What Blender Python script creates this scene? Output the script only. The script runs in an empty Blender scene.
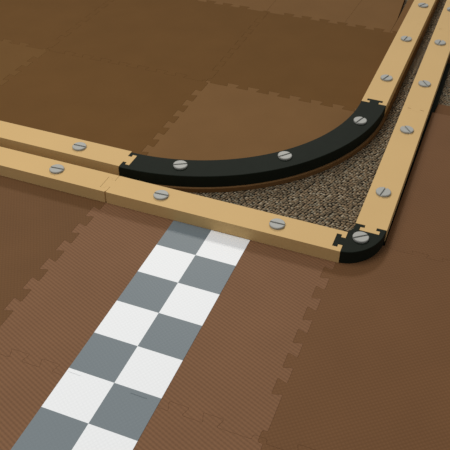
import bpy, bmesh, math
from mathutils import Vector, Matrix
S = 0.05                      # one checker square = 5 cm; all plan coordinates below are in squares
TH = 0.13                     # foam tile thickness
H = 0.345                     # rail height
sc = bpy.context.scene
col = sc.collection
GR = {}

# ------------------------------------------------------------------ materials
def new_mat(name):
    m = bpy.data.materials.new(name); m.use_nodes = True
    nt = m.node_tree; b = nt.nodes['Principled BSDF']
    return m, nt, b

def lin(r, g, b):
    f = lambda c: (c / 255 / 12.92) if c / 255 <= 0.04045 else ((c / 255 + 0.055) / 1.055) ** 2.4
    return (f(r), f(g), f(b), 1)

def node(nt, t, **kw):
    n = nt.nodes.new(t)
    for k, v in kw.items(): setattr(n, k, v)
    return n

def mottled(nt, coord, base, scale, amount):
    """base colour with a faint cloudy wear"""
    nz = node(nt, 'ShaderNodeTexNoise'); nz.inputs['Scale'].default_value = scale
    nz.inputs['Detail'].default_value = 5
    nt.links.new(coord, nz.inputs['Vector'])
    mx = node(nt, 'ShaderNodeMix', data_type='RGBA')
    mx.inputs['A'].default_value = tuple(c * (1 - amount) for c in base[:3]) + (1,)
    mx.inputs['B'].default_value = tuple(c * (1 + amount) for c in base[:3]) + (1,)
    nt.links.new(nz.outputs['Fac'], mx.inputs['Factor'])
    return mx.outputs['Result']

def dot_height(nt, coord, pitch, angle, stretch=1.0):
    mp = node(nt, 'ShaderNodeMapping', vector_type='TEXTURE'); mp.inputs['Rotation'].default_value = (0, 0, -angle)
    nt.links.new(coord, mp.inputs['Vector'])
    if stretch > 1:                                  # fine ribs with a slight bead along each
        sp = node(nt, 'ShaderNodeSeparateXYZ'); nt.links.new(mp.outputs['Vector'], sp.inputs[0])
        def tri(out, period, gain):
            a = node(nt, 'ShaderNodeMath', operation='PINGPONG'); a.inputs[1].default_value = period * 0.5
            g = node(nt, 'ShaderNodeMath', operation='MULTIPLY'); g.inputs[1].default_value = gain / period
            nt.links.new(out, a.inputs[0]); nt.links.new(a.outputs[0], g.inputs[0]); return g.outputs[0]
        ad = node(nt, 'ShaderNodeMath', operation='ADD')
        nt.links.new(tri(sp.outputs['Y'], pitch, 1.1), ad.inputs[0]); nt.links.new(tri(sp.outputs['X'], pitch * 1.1, 0.3), ad.inputs[1])
        return ad.outputs[0]
    v = node(nt, 'ShaderNodeTexVoronoi', voronoi_dimensions='2D'); v.inputs['Randomness'].default_value = 0.0
    v.inputs['Scale'].default_value = 1 / pitch
    nt.links.new(mp.outputs['Vector'], v.inputs['Vector'])
    return v.outputs['Distance']

def foam(name, rgb, pitch=0.07, angle=0.6, bump=0.5, rough=0.62, dot=0.10, spec=0.06, stretch=1.0):
    m, nt, b = new_mat(name)
    tc = node(nt, 'ShaderNodeTexCoord').outputs['Object']
    base = mottled(nt, tc, lin(*rgb), 14, 0.10)
    d = dot_height(nt, tc, pitch * S, angle, stretch)
    rp = node(nt, 'ShaderNodeMapRange'); rp.inputs['From Min'].default_value = 0.15; rp.inputs['From Max'].default_value = 0.6
    rp.inputs['To Min'].default_value = 1 + dot; rp.inputs['To Max'].default_value = 1 - dot
    nt.links.new(d, rp.inputs['Value'])
    mul = node(nt, 'ShaderNodeVectorMath', operation='SCALE')
    nt.links.new(base, mul.inputs[0]); nt.links.new(rp.outputs['Result'], mul.inputs['Scale'])
    nt.links.new(mul.outputs['Vector'], b.inputs['Base Color'])
    bp = node(nt, 'ShaderNodeBump'); bp.invert = True
    bp.inputs['Strength'].default_value = bump; bp.inputs['Distance'].default_value = 0.0006
    nt.links.new(d, bp.inputs['Height']); nt.links.new(bp.outputs['Normal'], b.inputs['Normal'])
    b.inputs['Roughness'].default_value = rough
    b.inputs['Specular IOR Level'].default_value = spec
    return m

def plain(name, rgb, rough, amount=0.05, scale=30, bump=0.0, spec=0.3, metallic=0.0):
    m, nt, b = new_mat(name)
    tc = node(nt, 'ShaderNodeTexCoord').outputs['Object']
    nt.links.new(mottled(nt, tc, lin(*rgb), scale, amount), b.inputs['Base Color'])
    if bump:
        nz = node(nt, 'ShaderNodeTexNoise'); nz.inputs['Scale'].default_value = 600
        nt.links.new(tc, nz.inputs['Vector'])
        bp = node(nt, 'ShaderNodeBump'); bp.inputs['Strength'].default_value = bump; bp.inputs['Distance'].default_value = 0.0005
        nt.links.new(nz.outputs['Fac'], bp.inputs['Height']); nt.links.new(bp.outputs['Normal'], b.inputs['Normal'])
    b.inputs['Roughness'].default_value = rough; b.inputs['Specular IOR Level'].default_value = spec
    b.inputs['Metallic'].default_value = metallic
    return m

def carpet_mat():
    m, nt, b = new_mat('woven_carpet')
    tc = node(nt, 'ShaderNodeTexCoord').outputs['Object']
    mp = node(nt, 'ShaderNodeMapping'); mp.inputs['Scale'].default_value = (1.0, 1.35, 1.0); mp.inputs['Rotation'].default_value = (0, 0, 0.25)
    nt.links.new(tc, mp.inputs['Vector'])
    v = node(nt, 'ShaderNodeTexVoronoi', voronoi_dimensions='2D'); v.inputs['Scale'].default_value = 1 / (0.074 * S)
    v.inputs['Randomness'].default_value = 0.5
    nt.links.new(mp.outputs['Vector'], v.inputs['Vector'])
    # loops in several yarn colours
    sep = node(nt, 'ShaderNodeSeparateColor'); nt.links.new(v.outputs['Color'], sep.inputs['Color'])
    cr = node(nt, 'ShaderNodeValToRGB'); nt.links.new(sep.outputs['Red'], cr.inputs['Fac'])
    e = cr.color_ramp.elements
    e[0].position = 0.0; e[0].color = lin(104, 92, 75)
    e[1].position = 1.0; e[1].color = lin(184, 168, 142)
    for p, c in ((0.2, (120, 107, 86)), (0.45, (142, 122, 96)), (0.7, (150, 128, 100)), (0.85, (132, 126, 108))):
        n = e.new(p); n.color = lin(*c)
    # dark gaps between loops
    gap = node(nt, 'ShaderNodeMapRange'); gap.inputs['From Min'].default_value = 0.33; gap.inputs['From Max'].default_value = 0.54
    gap.inputs['To Min'].default_value = 0.95; gap.inputs['To Max'].default_value = 0.02
    nt.links.new(v.outputs['Distance'], gap.inputs['Value'])
    mul = node(nt, 'ShaderNodeVectorMath', operation='SCALE')
    nt.links.new(cr.outputs['Color'], mul.inputs[0]); nt.links.new(gap.outputs['Result'], mul.inputs['Scale'])
    nt.links.new(mul.outputs['Vector'], b.inputs['Base Color'])
    bp = node(nt, 'ShaderNodeBump'); bp.invert = True; bp.inputs['Strength'].default_value = 0.9; bp.inputs['Distance'].default_value = 0.002
    nt.links.new(v.outputs['Distance'], bp.inputs['Height']); nt.links.new(bp.outputs['Normal'], b.inputs['Normal'])
    b.inputs['Roughness'].default_value = 0.95; b.inputs['Specular IOR Level'].default_value = 0.1
    return m

def checker_mat():
    m, nt, b = new_mat('checkered_film')
    tc = node(nt, 'ShaderNodeTexCoord').outputs['Object']
    mp = node(nt, 'ShaderNodeMapping'); mp.inputs['Location'].default_value = (0, 0, 0.5 * S)
    nt.links.new(tc, mp.inputs['Vector'])
    ck = node(nt, 'ShaderNodeTexChecker'); ck.inputs['Scale'].default_value = 1 / S
    ck.inputs['Color1'].default_value = lin(109, 120, 126); ck.inputs['Color2'].default_value = lin(232, 235, 238)
    nt.links.new(mp.outputs['Vector'], ck.inputs['Vector'])
    d = dot_height(nt, tc, 0.07 * S, 0.6)
    rp = node(nt, 'ShaderNodeMapRange'); rp.inputs['From Min'].default_value = 0.15; rp.inputs['From Max'].default_value = 0.6
    rp.inputs['To Min'].default_value = 1.015; rp.inputs['To Max'].default_value = 0.975
    nt.links.new(d, rp.inputs['Value'])
    mul = node(nt, 'ShaderNodeVectorMath', operation='SCALE')
    nt.links.new(ck.outputs['Color'], mul.inputs[0]); nt.links.new(rp.outputs['Result'], mul.inputs['Scale'])
    nt.links.new(mul.outputs['Vector'], b.inputs['Base Color'])
    bp = node(nt, 'ShaderNodeBump'); bp.invert = True; bp.inputs['Strength'].default_value = 0.3; bp.inputs['Distance'].default_value = 0.0003
    nt.links.new(d, bp.inputs['Height']); nt.links.new(bp.outputs['Normal'], b.inputs['Normal'])
    b.inputs['Roughness'].default_value = 0.5; b.inputs['Specular IOR Level'].default_value = 0.3
    return m

M_MID = foam('foam_brown_dotted', (121, 88, 63), 0.078, 0.38, 0.4, 0.6, 0.13, 0.06, 5.0)
M_LEFT = foam('foam_brown_weave', (105, 75, 48), 0.070, 1.0, 0.4, 0.62, 0.06)
M_RIGHT = foam('foam_brown_diagonal', (110, 78, 51), 0.070, 0.9, 0.45, 0.6, 0.07)
M_FAR = foam('foam_brown_smooth', (103, 74, 42), 0.060, 0.4, 0.25, 0.8, 0.03, 0.02)
M_FAR2 = foam('foam_brown_pale', (117, 87, 55), 0.060, 0.4, 0.25, 0.8, 0.03, 0.02)
M_FAR3 = foam('foam_brown_worn', (108, 79, 46), 0.060, 0.4, 0.25, 0.8, 0.03, 0.02)
M_SIDE = foam('foam_brown_edging', (101, 70, 43), 0.070, 0.4, 0.3, 0.7, 0.05)
M_TAN = plain('tan_foam', (204, 171, 117), 0.6, 0.045, 9, 0.15, 0.1)
M_BLACK = plain('black_foam', (28, 33, 27), 0.65, 0.14, 60, 0.25, 0.06)
M_SILVER = plain('silver_plastic', (158, 159, 154), 0.5, 0.04, 80, 0.0, 0.3, 0.0)
M_CARPET = carpet_mat()
M_CHECK = checker_mat()

# ------------------------------------------------------------------ geometry helpers
def area(poly):
    return 0.5 * sum(poly[i][0] * poly[(i + 1) % len(poly)][1] - poly[(i + 1) % len(poly)][0] * poly[i][1] for i in range(len(poly)))

def clean(poly):
    out = []
    for p in poly:
        if not out or math.hypot(p[0] - out[-1][0], p[1] - out[-1][1]) > 1e-4: out.append(p)
    if math.hypot(out[0][0] - out[-1][0], out[0][1] - out[-1][1]) < 1e-4: out.pop()
    if area(out) < 0: out.reverse()
    return out

def inset(poly, d):
    n = len(poly); res = []
    for i in range(n):
        a, b, c = Vector(poly[i - 1]), Vector(poly[i]), Vector(poly[(i + 1) % n])
        u = (b - a).normalized(); v = (c - b).normalized()
        n1 = Vector((-u.y, u.x)); n2 = Vector((-v.y, v.x))
        m = n1 + n2
        k = m.dot(n1)
        m = n1 if abs(k) < 0.2 else m / k
        q = b + m * d
        res.append((q.x, q.y))
    return res

def prism(name, poly, z0, z1, mat, gap=0.004, cham=0.012, parent=None, origin=None):
    """a solid with plan outline poly and a small rounded top edge; origin at its base centre"""
    poly = clean(poly)
    rings = [(inset(poly, gap), z0), (inset(poly, gap), z1 - cham), (inset(poly, gap + cham * 0.3), z1 - cham * 0.3), (inset(poly, gap + cham), z1)]
    if origin is None:
        xs = [p[0] for p in poly]; ys = [p[1] for p in poly]
        origin = ((min(xs) + max(xs)) / 2, (min(ys) + max(ys)) / 2)
    bm = bmesh.new(); R = []
    for ring, z in rings:
        R.append([bm.verts.new(((x - origin[0]) * S, (y - origin[1]) * S, (z - z0) * S)) for x, y in ring])
    n = len(poly)
    bm.faces.new(list(reversed(R[0]))); bm.faces.new(R[-1])
    for a, b in zip(R[:-1], R[1:]):
        for i in range(n):
            bm.faces.new((a[i], a[(i + 1) % n], b[(i + 1) % n], b[i]))
    me = bpy.data.meshes.new(name); bm.to_mesh(me); bm.free()
    me.materials.append(mat)
    o = bpy.data.objects.new(name, me); col.objects.link(o)
    if parent is None: o.location = (origin[0] * S, origin[1] * S, z0 * S)
    else: o.parent = parent; o.location = (0, 0, z0 * S)
    return o

def tag(o, label, cat, group=None):
    o['label'] = label; o['category'] = cat
    if group: o['group'] = group
    return o

# ------------------------------------------------------------------ carpet floor
def build_floor():
    bm = bmesh.new()
    a = 80
    vs = [bm.verts.new((x * S, y * S, z)) for z in (-0.02, 0.0) for x, y in ((-a, -a), (a, -a), (a, a + 10), (-a, a + 10))]
    bm.faces.new(vs[3::-1]); bm.faces.new(vs[4:])
    for i in range(4): bm.faces.new((vs[i], vs[(i + 1) % 4], vs[4 + (i + 1) % 4], vs[4 + i]))
    me = bpy.data.meshes.new('floor'); bm.to_mesh(me); bm.free(); me.materials.append(M_CARPET)
    o = bpy.data.objects.new('floor', me); col.objects.link(o); o['kind'] = 'structure'
    o['label'] = 'brown and beige woven carpet floor under the foam tiles'
build_floor()

# ------------------------------------------------------------------ interlocking foam tiles
PITCH = 0.695
def seam(a, b, phase=0.0, amp=0.105, flare=0.035, pitch=PITCH, margin=0.3):
    """dovetailed line from a to b (the same points whichever tile asks for it)"""
    a = Vector(a); b = Vector(b); L = (b - a).length; u = (b - a) / L; n = Vector((-u.y, u.x))
    pts = [a]
    k = math.ceil((margin - phase) / pitch)
    while True:
        c = phase + k * pitch
        k += 1
        if c - pitch / 4 - flare < margin: continue
        if c + pitch / 4 + flare > L - margin: break
        for t, s in ((c - pitch / 4 + flare, -1), (c - pitch / 4 - flare, 1), (c + pitch / 4 + flare, 1), (c + pitch / 4 - flare, -1)):
            pts.append(a + u * t + n * amp * s)
    pts.append(b)
    # step out to the low side between first and last tooth
    if len(pts) > 2:
        pts.insert(1, a + u * (margin * 0.5) ); pts.insert(2, a + u * (margin * 0.5) - n * amp)
        pts.insert(-1, b - u * (margin * 0.4) - n * amp); pts.insert(-1, b - u * (margin * 0.4))
    out = [pts[0]]
    for p, q, r in zip(pts[:-2], pts[1:-1], pts[2:]):
        d = 0.03
        u1 = (p - q); u2 = (r - q)
        if u1.length < 0.08 or u2.length < 0.08 or abs(u1.normalized().dot(u2.normalized())) > 0.98: out.append(q); continue
        out += [q + u1.normalized() * d, q + (u1.normalized() + u2.normalized()) * d * 0.3, q + u2.normalized() * d]
    out.append(pts[-1])
    return [(p.x, p.y) for p in out]
straight = lambda a, b: [a, b]

RY = [-10.1, -4.1, 2.0, 8.0, 14.08, 20.1]
CX = [-15.0, -9.0, -3.0, 3.0, 9.0]
def V(i, j, phase=0.25):            # vertical seam at column line i over row j
    if j < 2: phase = 0.46 if i == 2 else 0.49
    x = CX[i]; f = seam if abs(x) < 14 else straight
    return f((x, RY[j]), (x, RY[j + 1]), phase) if f is seam else f((x, RY[j]), (x, RY[j + 1]))
def Hs(i, j, phase=0.2):             # horizontal seam at row line j over column i
    if j in (0, 5): return [(CX[i], RY[j]), (CX[i + 1], RY[j])]
    return seam((CX[i], RY[j]), (CX[i + 1], RY[j]), phase)

def tile_outline(i, j, right=None, top=None, left=None):
    bot = Hs(i, j); r = right or V(i + 1, j); t = top or Hs(i, j + 1); l = left or V(i, j)
    return bot + r + t[::-1] + l[::-1]

def tile(poly, mat, label, z=None):
    # object coordinates of all tiles share one grain direction
    t = prism('foam_floor_tile', poly, 0.0, TH if z is None else z, mat, 0.0005, 0.008 if mat in (M_FAR, M_FAR2, M_FAR3) else 0.005)
    t['kind'] = 'thing'
    return tag(t, label, 'floor tile', 'interlocking brown foam floor tiles')

flat_top_mid = [(CX[2], 2.0), (CX[3], 2.0)]
# front two rows (nearest the camera)
tile(tile_outline(1, 0), M_LEFT, 'brown foam tile left of the checkered strip, in the bottom left corner of the photo')
tile(tile_outline(2, 0), M_MID, 'brown foam tile under the nearest end of the checkered strip')
tile(tile_outline(3, 0, right=straight((9.0, RY[0]), (9.0, RY[1]))), M_RIGHT, 'brown foam tile in the bottom right corner of the photo')
tile(tile_outline(1, 1), M_LEFT, 'dark brown foam tile in front of the long tan rail, left of the checkered strip')
tile(tile_outline(2, 1, top=flat_top_mid), M_MID, 'dotted brown foam tile under most of the checkered strip')
tile([*Hs(3, 1), (9.0, RY[1]), (9.0, RY[2])] + seam((4.03, 2.0), (9.0, 2.0), 0.15, 0.06, 0.03)[::-1] + [(3.0, 2.0)] + V(3, 1)[::-1],
     M_RIGHT, 'brown foam tile under the black corner block')
# tile to the right of the right-hand rail
tile(seam((4.03, 2.0), (9.0, 2.0), 0.15, 0.06, 0.03) + [(9.0, 8.76), (4.13, 8.76)], M_RIGHT, 'brown foam tile right of the right rail, behind the black corner block')
tile([(4.1, 12.62), (9.0, 12.6), (9.0, 18.7), (4.2, 18.7)], M_RIGHT, 'brown foam tile beyond the small carpet gap at the right edge')
# rows inside the track
tile([(CX[0], RY[2]), (CX[1], RY[2])] + V(1, 2) + Hs(0, 3)[::-1] + straight((CX[0], RY[3]), (CX[0], RY[2])), M_FAR3,
     'brown foam tile at the left edge above the tan rails, with its toothed seam')
tile([(CX[1], RY[2]), (CX[2], RY[2])] + V(2, 2) + Hs(1, 3)[::-1] + V(1, 2)[::-1], M_FAR,
     'large brown foam tile behind the rear left tan rail')
arc = [(2.88, 8.0)] + [(-3.09 + 5.96 * math.cos(math.radians(a)), 8 + 5.96 * math.sin(math.radians(a))) for a in range(-1, -90, -2)] + [(-3.0, 2.04)]
mid_top = [p for p in Hs(2, 3) if p[0] < 2.8] + [(2.88, 8.0)]
mid_far = [p for p in Hs(2, 4) if p[0] < 2.85] + [(2.98, RY[4])]
tile(arc + V(2, 2) + mid_top, M_FAR2, 'brown foam tile with a rounded edge under the black curved rail')
tile(tile_outline(0, 3, left=straight((CX[0], RY[3]), (CX[0], RY[4]))), M_FAR, 'brown foam tile in the top left corner of the photo')
tile(tile_outline(1, 3), M_FAR, 'brown foam tile at the top, second tile from the top left corner')
tile(mid_top + mid_far[::-1] + V(2, 3)[::-1], M_FAR, 'brown foam tile left of the inner vertical tan rail')
# far row, its last tiles cut narrower and gaping
tile([*Hs(1, 4), (-3.0, 20.1), (-9.0, 20.1)], M_FAR2, 'pale brown foam tile at the top edge, left of the other far tiles')
far = seam((CX[2], RY[4]), (CX[3], RY[4]), 0.2)
def cut(pts, x0, x1):
    def on(x):
        for (ax, ay), (bx, by) in zip(pts[:-1], pts[1:]):
            if ax <= x < bx: return [(x, ay + (by - ay) * (x - ax) / (bx - ax))]
        return []
    i0 = next(i for i, p in enumerate(pts) if p[0] > x0 and all(q[0] > x0 for q in pts[i:]))
    i1 = next((i for i, p in enumerate(pts) if p[0] >= x1 and all(q[0] >= x1 for q in pts[i:])), len(pts))
    return (on(x0) if i0 else []) + pts[i0:i1] + on(x1)
tile(cut(far, -4, 0.05) + [(0.3, 20.1), (-3.0, 20.1)], M_FAR2, 'pale brown foam tile at the top edge beyond the toothed seam')
tile(cut(far, 0.05, 1.80) + [(1.83, 15.25), (1.72, 17.4), (1.5, 20.1), (0.3, 20.1)], M_FAR2,
     'narrow pale brown foam tile beside the dark wedge gap at the top')
tile(cut(far, 1.80, 2.85) + [(2.98, RY[4]), (3.05, 20.1), (2.0, 20.1), (1.86, 17.4), (1.84, 15.25)], M_FAR2,
     'narrow foam tile under the far inner rail, right of the dark wedge gap')
# narrow edging under the right-hand rail, and the sunk piece by the carpet gap
tag(prism('foam_edging', [(3.32, 2.03), (3.97, 2.03), (4.02, 8.8), (4.05, 12.0), (4.10, 19.5), (3.42, 19.5)], 0, TH, M_SIDE, 0.003, 0.012),
    'narrow brown foam edging under the right tan rail', 'edging')
tag(prism('foam_edging', [(4.18, 8.8), (9.0, 8.8), (9.0, 9.45), (4.22, 9.45)], 0, 0.08, M_SIDE, 0.003, 0.012),
    'thin brown foam edging lying low at the near side of the carpet gap, right edge', 'edging')

tag(prism('gap_shade_strip', [(3.98, 2.06), (4.03, 2.06), (4.12, 8.74), (4.17, 8.79), (4.21, 9.5), (4.22, 12.5), (4.07, 12.5), (4.03, 8.8)], 0, 0.04, M_BLACK, 0.003, 0.012),  # black strip added to stand in for the dark shade beside the rail
    'thin black strip standing in for the shade low in the gap along the right side of the right rail', 'strip')

# ------------------------------------------------------------------ checkered strip
def build_strip():
    bm = bmesh.new()
    x0, x1, y0, y1 = -1.0, 1.0, -9.0, 0.985
    z0, z1 = 0.0, 0.006
    vs = [bm.verts.new((x * S, y * S, z * S)) for z in (z0, z1) for x, y in ((x0, y0), (x1, y0), (x1, y1), (x0, y1))]
    bm.faces.new(vs[3::-1]); bm.faces.new(vs[4:])
    for i in range(4): bm.faces.new((vs[i], vs[(i + 1) % 4], vs[4 + (i + 1) % 4], vs[4 + i]))
    me = bpy.data.meshes.new('checkered_strip'); bm.to_mesh(me); bm.free(); me.materials.append(M_CHECK)
    o = bpy.data.objects.new('checkered_strip', me); col.objects.link(o)
    o.location = (0, 0, (TH + 0.001) * S)
    tag(o, 'grey and white checkered start line strip lying on the brown foam tiles', 'track marking')
    # creases where the tile seam shows through the film
    for ax, ay, bx, by in ((-0.97, -4.085, -0.70, -4.09), (0.40, -4.10, 0.74, -4.105)):
        bm = bmesh.new(); w = 0.012
        q = [(ax, ay - w, 0.006), (bx, by - w, 0.006), (bx, by, 0.0135), (ax, ay, 0.0135), (ax, ay + w, 0.006), (bx, by + w, 0.006)]
        v = [bm.verts.new((x * S, y * S, z * S)) for x, y, z in q]
        bm.faces.new((v[0], v[1], v[2], v[3])); bm.faces.new((v[3], v[2], v[5], v[4]))
        bm.faces.new((v[0], v[3], v[4])); bm.faces.new((v[1], v[5], v[2]))
        me = bpy.data.meshes.new('crease'); bm.to_mesh(me); bm.free(); me.materials.append(M_CHECK)
        c = bpy.data.objects.new('crease', me); col.objects.link(c); c.parent = o
build_strip()

# ------------------------------------------------------------------ rails
NK, HD, NL, TL = 0.14, 0.235, 0.105, 0.225      # interlock: half neck, half head, neck length, whole length
def end_profile(kind, wide):
    """(distance past the shoulder, offset across) from right side to left side, looking out of the end"""
    if kind == 'flat': return []
    s = -1 if kind.startswith('female') else 1
    nl = NL + (0.02 if kind == 'male loose' else 0)
    return [(0, -NK), (s * nl, -NK), (s * nl, -HD), (s * TL, -HD), (s * TL, HD), (s * nl, HD), (s * nl, NK), (0, NK)]

def rail_poly(L, w, k0, k1):
    """straight rail along +x from 0 to L, width w centred on y=0"""
    p = [(0, -w / 2)] + ([(L - 0.035, -w / 2), (L, -w / 2 + 0.07)] if k1 == 'female nick' else [(L, -w / 2)]) + [(L + d, o) for d, o in end_profile(k1, w)] + [(L, w / 2), (0, w / 2)]
    p += [(-d, -o) for d, o in end_profile(k0, w)]
    return p

def screw_mesh():
    r, slot = 0.192, 0.026
    bm = bmesh.new()
    def lathe(seg_pts, zs):
        rings = []
        for rad, z in zs: rings.append([bm.verts.new((x * rad / r * S, y * rad / r * S, z * S)) for x, y in seg_pts])
        n = len(seg_pts)
        bm.faces.new(list(reversed(rings[0]))); bm.faces.new(rings[-1])
        for a, b in zip(rings[:-1], rings[1:]):
            for i in range(n): bm.faces.new((a[i], a[(i + 1) % n], b[(i + 1) % n], b[i]))
    N = 40
    circ = [(r * math.cos(2 * math.pi * i / N), r * math.sin(2 * math.pi * i / N)) for i in range(N)]
    lathe(circ, [(r * 0.97, 0.0), (r * 0.97, 0.022)])
    a0 = math.asin(slot / r)
    for sg in (1, -1):
        half = [(r * math.cos(a0 + (math.pi - 2 * a0) * i / 20), sg * r * math.sin(a0 + (math.pi - 2 * a0) * i / 20)) for i in range(21)]
        if sg < 0: half.reverse()
        rings = []
        for k, z in ((0.985, 0.0222), (1.0, 0.034), (0.97, 0.050), (0.90, 0.058)):
            rings.append([bm.verts.new((x * k * S, (sg * max(slot, abs(y) * k)) * S, z * S)) for x, y in half])
        n = len(half)
        bm.faces.new(list(reversed(rings[0]))); bm.faces.new(rings[-1])
        for a, b in zip(rings[:-1], rings[1:]):
            for i in range(n): bm.faces.new((a[i], a[(i + 1) % n], b[(i + 1) % n], b[i]))
    me = bpy.data.meshes.new('slotted_screw'); bm.to_mesh(me); bm.free(); me.materials.append(M_SILVER)
    return me
SCREW = screw_mesh()

def add_screw(root, x, y, ang):
    """silver slotted screw head at plan point (x, y), slot at ang degrees in plan"""
    o = bpy.data.objects.new('slotted_screw', SCREW); col.objects.link(o); o.parent = root
    inv = Matrix.LocRotScale(root.location, root.rotation_euler, None).inverted()
    o.matrix_local = inv @ Matrix.Translation((x * S, y * S, (TH + H + 0.001) * S)) @ Matrix.Rotation(math.radians(ang), 4, 'Z')
    o['label'] = 'silver slotted screw head'

def rail(start, ang, L, w, k0, k1, screws, label, group='straight tan rail pieces'):
    root = bpy.data.objects.new('track_rail', None); col.objects.link(root)
    root.empty_display_size = 0.02
    root.location = (start[0] * S, start[1] * S, (TH + 0.002) * S); root.rotation_euler = (0, 0, math.radians(ang))
    b = prism('rail_body', rail_poly(L, w, k0, k1), 0, H, M_TAN, 0.0002, 0.0025, root, (0, 0))
    for x, y, a in screws: add_screw(root, x, y, a)
    return tag(root, label, 'track rail', group)

W = 0.755
# long front rail: two pieces butted end to end
yf = 1.372
rail((-2.868, yf), 0, 6.03, W, 'male', 'female', [(-1.51, 1.372, 3), (1.53, 1.372, 1)], 'tan rail piece with two screws crossing the end of the checkered strip')
rail((-8.91, yf), 0, 6.035, W, 'male', 'female nick', [(-4.5, 1.372, 5), (-7.52, 1.372, 20)], 'tan rail piece at the front left, joined left of the checkered strip')
rail((-9.13, 2.515), 0, 6.04, W, 'flat', 'male', [(-4.5, 2.53, 2), (-7.5, 2.53, 30)], 'tan rail piece at the rear left, joined to the black curved rail')
# inner vertical rail
sl = 90 - 0.9
rail((2.435, 8.0), sl, 6.3, W, 'female', 'male', [(2.475, 9.70, 70), (2.535, 12.85, 80)], 'tan rail piece running up from the far end of the black curved rail')
rail((2.435 + 6.3 * math.cos(math.radians(sl)), 8.0 + 6.3), sl, 6.1, W, 'female', 'flat', [(2.60, 16.08, 62), (2.65, 19.1, 40)], 'tan rail piece at the top edge, far end of the inner rail')
# right-hand rail
sr = 90 - 0.42
px = lambda y: 3.63 + (y - 2.15) * math.cos(math.radians(sr))
rail((px(2.15), 2.15), sr, 6.08, W, 'male', 'female', [(3.62, 3.6, 80), (3.635, 6.82, -52)], 'tan rail piece rising from the black corner block, beside bare carpet')
rail((px(8.23), 8.23), sr, 6.1, W, 'male loose', 'female', [(3.66, 9.78, -55), (3.68, 13.0, 85)], 'tan rail piece beside the small carpet gap at the right edge')
rail((px(14.33), 14.33), sr, 6.0, W, 'male loose', 'flat', [(3.68, 16.1, 60)], 'tan rail piece in the top right corner of the photo')

# black quarter-circle rail
def curve_rail():
    cx, cy, Ri, Ro = -3.09, 8.0, 5.14, 5.90
    n = 48
    outer = [(cx + Ro * math.cos(math.radians(-90 + 90 * i / n)), cy + Ro * math.sin(math.radians(-90 + 90 * i / n))) for i in range(n + 1)]
    inner = [(cx + Ri * math.cos(math.radians(-90 * i / n)), cy + Ri * math.sin(math.radians(-90 * i / n))) for i in range(n + 1)]
    xm = cx + (Ri + Ro) / 2 - 0.0
    ym = 2.515
    root = bpy.data.objects.new('curved_rail', None); col.objects.link(root); root.empty_display_size = 0.02
    root.location = (1.0 * S, 4.0 * S, (TH + 0.002) * S)
    b = prism('rail_body', outer + [(xm - o, cy + d) for d, o in end_profile('male', W)] + inner + [(cx - d, ym - o) for d, o in end_profile('female', W)],
              0, H, M_BLACK, 0.003, 0.014, root, (1.0, 4.0))
    for x, y, a in ((-1.6, 2.76, 30), (0.82, 4.23, 50), (2.29, 6.80, 70)): add_screw(root, x, y, a)
    tag(root, 'black quarter-circle rail with three screws inside the corner', 'track rail')
curve_rail()

def corner_block():
    p = [(3.165, 1.0)]
    # rounded outer side
    p += [(3.40, 1.06), (3.63, 1.22), (3.80, 1.42), (3.92, 1.66), (3.985, 1.92), (4.0, 2.15)]
    def smooth(pts):
        out = []
        for i in range(len(pts) - 1):
            a = pts[max(i - 1, 0)]; b = pts[i]; c = pts[i + 1]; d = pts[min(i + 2, len(pts) - 1)]
            for t in (0, .25, .5, .75):
                out.append(tuple(0.5 * (2 * b[k] + (c[k] - a[k]) * t + (2 * a[k] - 5 * b[k] + 4 * c[k] - d[k]) * t * t + (3 * b[k] - a[k] - 3 * c[k] + d[k]) * t ** 3) for k in (0, 1)))
        return out + [pts[-1]]
    p = smooth(p)
    p += [(3.63 - o, 2.15 + d) for d, o in end_profile('female', W)]
    p += [(3.255, 2.15), (3.25, 1.95), (3.165, 1.80)]
    p += [(3.165 - d, yf - o) for d, o in end_profile('male', W)]
    root = bpy.data.objects.new('corner_block', None); col.objects.link(root); root.empty_display_size = 0.02
    root.location = (3.5 * S, 1.6 * S, (TH + 0.002) * S)
    prism('block_body', p, 0, H, M_BLACK, 0.003, 0.014, root, (3.5, 1.6))
    add_screw(root, 3.49, 1.64, 38)
    tag(root, 'small black rounded corner block joining the two outer tan rails', 'track corner')
corner_block()

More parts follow.
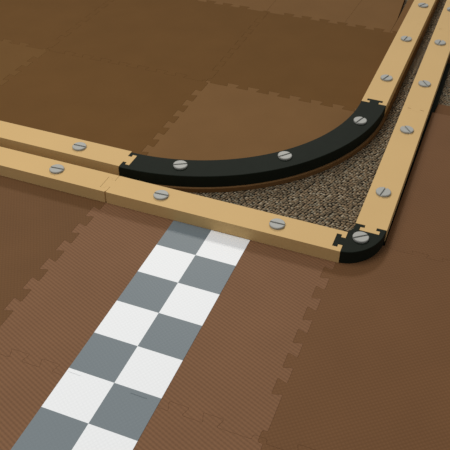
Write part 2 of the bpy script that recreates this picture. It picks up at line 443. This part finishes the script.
# ------------------------------------------------------------------ light
w = bpy.data.worlds.new('room_light'); sc.world = w; w.use_nodes = True
bg = w.node_tree.nodes['Background']; bg.inputs['Color'].default_value = (1.0, 0.985, 0.96, 1); bg.inputs['Strength'].default_value = 0.32
def area_light(name, loc, target, size, power, color):
    l = bpy.data.lights.new(name, 'AREA'); l.shape = 'RECTANGLE'; l.size, l.size_y = size; l.energy = power; l.color = color
    o = bpy.data.objects.new(name, l); col.objects.link(o); o.location = loc
    o.rotation_euler = (Vector(target) - Vector(loc)).to_track_quat('-Z', 'Y').to_euler()
    return o
area_light('overhead_fill', (-0.75, -0.15, 1.75), (0.1, 0.1, 0), (1.2, 1.2), 21, (1.0, 0.985, 0.965))  # unseen overhead fill, added for soft ambient light and falloff
k = bpy.data.lights.new('key_sun', 'SUN'); k.energy = 1.15; k.angle = math.radians(8); k.color = (1.0, 0.96, 0.9)  # distant key lamp aimed to match the rail shadows; its source is unseen
ko = bpy.data.objects.new('key_sun', k); col.objects.link(ko)
ko.rotation_euler = Vector((0.16, -0.42, -0.345)).to_track_quat('-Z', 'Y').to_euler()

# ------------------------------------------------------------------ camera (solved from the checker squares)
R = [[0.9322279789546191, 0.36163843217111025, 0.01298613225743911],
     [0.2379319608288595, -0.585510428733782, -0.7749618828433548],
     [-0.2726524844381957, 0.7255309657215222, -0.6318745449128929]]
C = Vector((5.064598098247814, -11.55674851414598, 11.196927474797986 + TH)) * S     # 0.57 m above the carpet
cd = bpy.data.cameras.new('camera'); cam = bpy.data.objects.new('camera', cd); col.objects.link(cam)
cd.sensor_width = 36; cd.lens = 722.799 / 450 * 36; cd.clip_start = 0.01
xa, ya, za = Vector(R[0]), -Vector(R[1]), -Vector(R[2])
cam.matrix_world = Matrix.Translation(C) @ Matrix((xa, ya, za)).transposed().to_4x4()
sc.camera = cam
sc.view_settings.view_transform = 'Standard'; sc.view_settings.look = 'None'
sc.view_settings.gamma = 1; sc.view_settings.use_curve_mapping = False; sc.view_settings.exposure = -0.05
